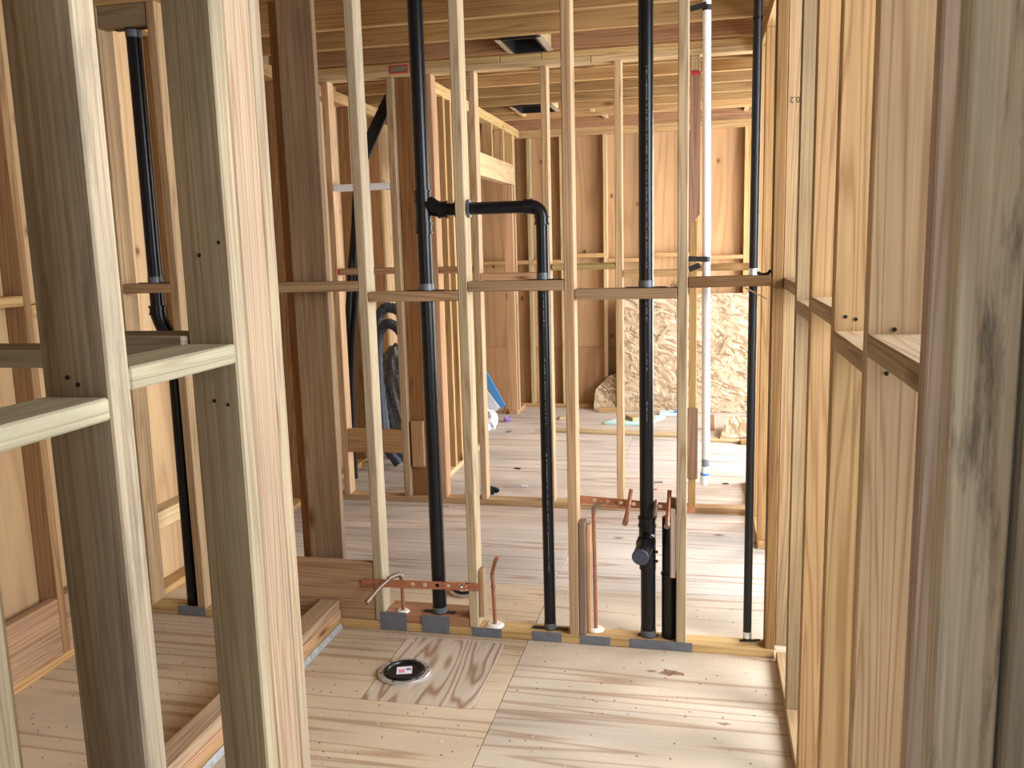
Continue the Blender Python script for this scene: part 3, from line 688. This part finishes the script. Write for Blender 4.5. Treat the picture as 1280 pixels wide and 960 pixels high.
# ------------------------------------------------------------------ far room clutter
# large strand board standing against the far wall
o = box('strand_board_sheet', -.84, 1.6, 8.52, 8.535, .002, 1.15, 'osb', None, None, .001, 'Z', tilt=(-.055, 0, 0))
tag(o, 'large strand board sheet leaning on the far wall studs', 'board')
for x, z, a, l in ((-.39, .78, .9, .17), (.19, .66, 1.1, .16), (-.50, .55, 1.2, .14)):
    yy = 8.495+.055*(z-.57)
    o = box('wood_strand', x-l/2, x+l/2, yy-.004, yy, z-.012, z+.012, 'lumber', None, PALE, .001, tilt=(0, -a, 0))
    o.parent = None; tag(o, {-.39: 'loose pale strand on the leaning board, left of the white pipe', .19: 'loose pale strand on the leaning board, right of the white pipe', -.50: 'lowest loose pale strand on the leaning board'}[x], 'wood chip')
pts = [at(742, 514, Z=0), at(771, 514, Z=0)]
pr = prism('strand_board_offcut', [(-1.08, 8.50, .002), (-.86, 8.50, .002), (-.86, 8.60, .36), (-.93, 8.60, .34), (-1.07, 8.56, .2)], (0, .012, 0), 'osb')
tag(pr, 'dark angled strand board offcut leaning in the far wall corner', 'board')
o = box('lumber_offcut', -1.02, -.80, 8.40, 8.45, .001, .05, 'lumber', None, FIR); tag(o, 'short lumber offcut at the foot of the leaning dark offcut', 'offcut')
o = box('floor_plank', -1.33, -.10, 7.40, 7.53, .001, .02, 'lumber', None, PALE, tilt=(0, 0, -.10), axis='X'); tag(o, 'long pale plank lying across the far room floor', 'plank')
o = box('floor_plank', .0, .34, 7.20, 7.30, .001, .02, 'lumber', None, PALE, tilt=(0, 0, -.1)); tag(o, 'short pale plank on the floor right of the white pipe', 'plank')
pr = prism('plywood_offcut', [(.13, 7.25, .022), (.40, 7.36, .022), (.40, 7.85, .10), (.2, 7.72, .10)], (0, 0, .012), 'osb'); tag(pr, 'tilted strand board offcut lying by the right foreground post', 'board')
o = box('lumber_offcut', .29, .42, 7.14, 7.20, .001, .04, 'lumber', None, YEL); tag(o, 'small yellow lumber block under the tilted offcut', 'offcut')
o = box('lumber_offcut', .03, .09, 7.66, 7.72, .001, .14, 'lumber', None, PINK); tag(o, 'upright pink lumber stub standing near the tilted offcut', 'offcut')
f1 = prism('foam_sheet', [(-.90, 7.84, .003), (-.52, 7.78, .003), (-.36, 8.20, .003), (-.70, 8.26, .003)], (0, 0, .018), 'cyan'); tag(f1, 'pale cyan foam sheet lying flat in the far room', 'foam sheet')
f2 = box('foam_sheet', -.42, -.10, 8.28, 8.42, .003, .03, 'cyan', None, None, .002); tag(f2, 'narrow pale cyan foam strip at the foot of the strand board', 'foam sheet')
o = box('tape_roll', -.28, -.22, 8.30, 8.34, .031, .055, 'tape_blue', None, None, .004); tag(o, 'small blue tape lump on the narrow foam strip', 'tape')
o = box('lumber_offcut', -.70, -.46, 7.95, 8.12, .022, .055, 'lumber', None, PALE, tilt=(0, 0, .5)); tag(o, 'pale lumber offcut lying on the cyan foam sheet', 'offcut')
o = box('wood_scrap', -1.36, -1.30, 8.02, 8.07, .001, .03, 'lumber', None, PALE, tilt=(0, 0, .4)); tag(o, 'small bright wood scrap on the floor before the far wall', 'wood chip')
# leaning blue trim and plastic film by the inner left wall
def lean(name, a, b, wd, th, mat):
    a, b = Vector(a), Vector(b); n = (b-a).normalized(); s = n.cross(Vector((0, 1, 0))).normalized()
    return prism(name, [a-s*wd/2, a+s*wd/2, b+s*wd/2, b-s*wd/2], (0, th, 0), mat)
o = lean('blue_plank', at(628, 509, Y=8.0), at(604, 466, Y=8.0), .07, .02, 'blue'); tag(o, 'blue plastic board leaning in the doorway of the inner left wall', 'board')
o = lean('film_panel', at(620, 514, Y=7.8), at(602, 490, Y=7.8), .10, .012, 'film'); tag(o, 'white film panel leaning in front of the blue board', 'panel')
pb = at(612, 536, Z=0)
bm = bmesh.new(); bmesh.ops.create_icosphere(bm, subdivisions=3, radius=1)
for v in bm.verts:
    k = 1+.25*math.sin(7*v.co.x+3*v.co.z)*math.cos(5*v.co.y)
    v.co = Vector((v.co.x*.07*k, v.co.y*.09*k, max(v.co.z, -.7)*.10*k+.075))+Vector((pb.x, pb.y, 0))
tag(finish('plastic_bag', bm, 'film', None, (pb.x, pb.y, 0)), 'crumpled white plastic bag behind the second back wall stud', 'bag')
pq = at(634, 527, Z=0)
bm = bmesh.new(); bmesh.ops.create_icosphere(bm, subdivisions=2, radius=1)
for v in bm.verts:
    k = 1+.3*math.sin(9*v.co.x+5*v.co.y)
    v.co = Vector((v.co.x*.035*k, v.co.y*.035*k, max(v.co.z, -.5)*.035*k+.02))+Vector((pq.x, pq.y, 0))
tag(finish('crumpled_wrapper', bm, 'green_box', None, (pq.x, pq.y, 0)), 'small purple crumpled wrapper on the far room floor', 'wrapper')
pd = at(637, 540, Z=0)
tag(tube('round_lid', [(pd.x, pd.y, .001), (pd.x, pd.y, .008)], .028, 'tape_grey', None, 20), 'small dark grey round lid lying on the far room floor', 'lid')
o = prism('cardboard_scrap', [at(630, 517, Z=.004), at(650, 512, Z=.004), at(654, 503, Z=.004), at(634, 505, Z=.004)], (0, 0, .006), 'lumber', None, PALE); tag(o, 'flat pale cardboard scrap beside the inner doorway', 'cardboard')
pk = at(617, 618, Z=0)
bm = bmesh.new(); bmesh.ops.create_icosphere(bm, subdivisions=2, radius=1)
for v in bm.verts:
    k = 1+.5*math.sin(8*v.co.x+6*v.co.z)
    v.co = Vector((v.co.x*.03*k, v.co.y*.02*k, max(v.co.z, -.8)*.028*k+.024))+Vector((pk.x, pk.y, 0))
tag(finish('black_rag', bm, 'black', None, (pk.x, pk.y, 0)), 'small black rag at the foot of a back wall stud', 'rag')
# small litter on the far floor
for px, py, sz, mt, lab in ((647, 586, .025, 'iron', 'dark bent nail strip on the far floor near the black drop pipe'), (823, 603, .03, 'tape_grey', 'grey scrap on the far floor right of the capped stack'), (819, 612, .012, 'red', 'tiny red cap on the far floor right of the capped stack'), (907, 605, .02, 'iron', 'dark sliver on the far floor right of the white pipe'), (655, 608, .025, 'film', 'small white chip on the far floor by the black drop pipe')):
    p_ = at(px, py, Z=0)
    o = box('litter', p_.x-sz, p_.x+sz, p_.y-sz*.5, p_.y+sz*.5, .0006, .006, mt, None, None, .002, tilt=(0, 0, random.uniform(-.4, .4))); tag(o, lab, 'scrap')

# ------------------------------------------------------------------ dark clutter behind the left opening
o = thing('black_cable_bundle', 'bundle of black cables hanging down behind the left opening of the back wall', 'cable', (-2.4, 5.65, 0))
def px_path(pts, y): return [at(a, b, Y=y) for a, b in pts]
for k in range(4):
    tube('cable', [p_+Vector((.018*k-.03, .02*math.sin(k*2+i), 0)) for i, p_ in enumerate(px_path([(449, 235), (446, 285), (442, 330), (440, 380), (438, 430), (437, 480), (438, 540), (440, 598)], 5.65))], .017, 'black', o, 10)
dk = thing('flexible_duct', 'dark ribbed flexible duct arching behind the left opening', 'duct', tuple(at(485, 540, Y=6.2)))
def ribbed(path, r, nm, par):
    P = []
    for i in range(len(path)-1):
        for s in range(6): P.append(Vector(path[i]).lerp(Vector(path[i+1]), s/6))
    P.append(Vector(path[-1]))
    tube(nm, P, [r*(1 if i % 2 else .86) for i in range(len(P))], 'duct', par, 14)
ribbed(px_path([(505, 396), (495, 386), (484, 384), (478, 387), (473, 396), (470, 420), (472, 460), (478, 510), (483, 545), (485, 556)], 6.2)+[(-2.25, 6.2, .045)], .042, 'duct_loop', dk)
dk2 = thing('flexible_duct', 'lower dark ribbed duct loop in front of the arching duct', 'duct', tuple(at(480, 540, Y=6.05)))
ribbed(px_path([(505, 420), (495, 408), (486, 404), (479, 407), (474, 416), (472, 440), (474, 490), (478, 540), (479, 556)], 6.05)+[(-2.25, 6.05, .042)], .040, 'duct_loop', dk2)
sc = at(492, 470, Y=6.4)
bm = bmesh.new(); bmesh.ops.create_icosphere(bm, subdivisions=4, radius=1)
for v in bm.verts:
    k = 1+.06*math.sin(14*v.co.x+9*v.co.z)*math.sin(11*v.co.y)
    v.co = Vector((v.co.x*.19*k, v.co.y*.15*k, v.co.z*.44*k))+Vector((sc.x+.04, sc.y, .47))
tag(finish('mesh_sack', bm, 'net', None, (sc.x, sc.y, .03)), 'grey mesh sack standing behind the left opening', 'sack')
o = prism('black_strap', [at(481, 118, Y=5.342), at(489, 108, Y=5.342), at(489, 131, Y=5.342), at(459, 200, Y=5.342), at(452, 214, Y=5.342), at(456, 170, Y=5.342)], (0, .02, 0), 'black'); tag(o, 'wide black strap running diagonally at the top of the left opening', 'strap')
o = box('floor_scrap', -2.62, -2.45, 6.1, 6.2, .001, .03, 'lumber', None, YEL, tilt=(0, 0, .3)); tag(o, 'small yellow wood scrap on the closet floor', 'wood chip')

def stain(px_, py_, rx, ry, col, n=22):
    c = at(px_, py_, Z=0); ph = random.random()*6
    o = prism('floor_stain', [(c.x+rx*math.cos(t)*(1+.35*math.sin(3*t+ph)+.2*math.sin(7*t)), c.y+ry*math.sin(t)*(1+.3*math.cos(5*t+ph)), .0003) for t in [2*math.pi*i/n for i in range(n)]], (0, 0, .0004), 'subfloor', fl, col)
stain(838, 841, .045, .022, (.40, .25, .18, 1)); stain(815, 839, .02, .008, (.42, .28, .2, 1)); stain(905, 905, .02, .008, (.38, .27, .2, 1))
# ------------------------------------------------------------------ sawdust and chips on the near floor
bm = bmesh.new()
for k in range(420):
    x, y = (random.uniform(-1.5, .26), random.uniform(2.2, 3.36)) if k < 260 else (random.uniform(-2.5, .2), random.uniform(3.6, 8.3))
    s = random.uniform(.0015, .005); a = random.uniform(0, 6.3)
    if k < 90: y = 3.37-abs(random.gauss(0, .03)); x = random.uniform(-1.5, .2)
    if -1.27 < x < -1.02 and 2.9 < y < 3.15 or y > 7.1: continue
    c, d = math.cos(a)*s, math.sin(a)*s; z = .0025
    vs = [bm.verts.new(q) for q in ((x-c, y-d, z), (x+d*.5, y-c*.5, z), (x+c, y+d, z), (x, y, z+s*.6))]
    for f in ((0, 1, 3), (1, 2, 3), (2, 0, 3), (0, 2, 1)): bm.faces.new([vs[i] for i in f])
sd = finish('sawdust', bm, 'caulk'); sd['kind'] = 'stuff'; tag(sd, 'pale sawdust and wood chips scattered over the plywood floor', 'sawdust')
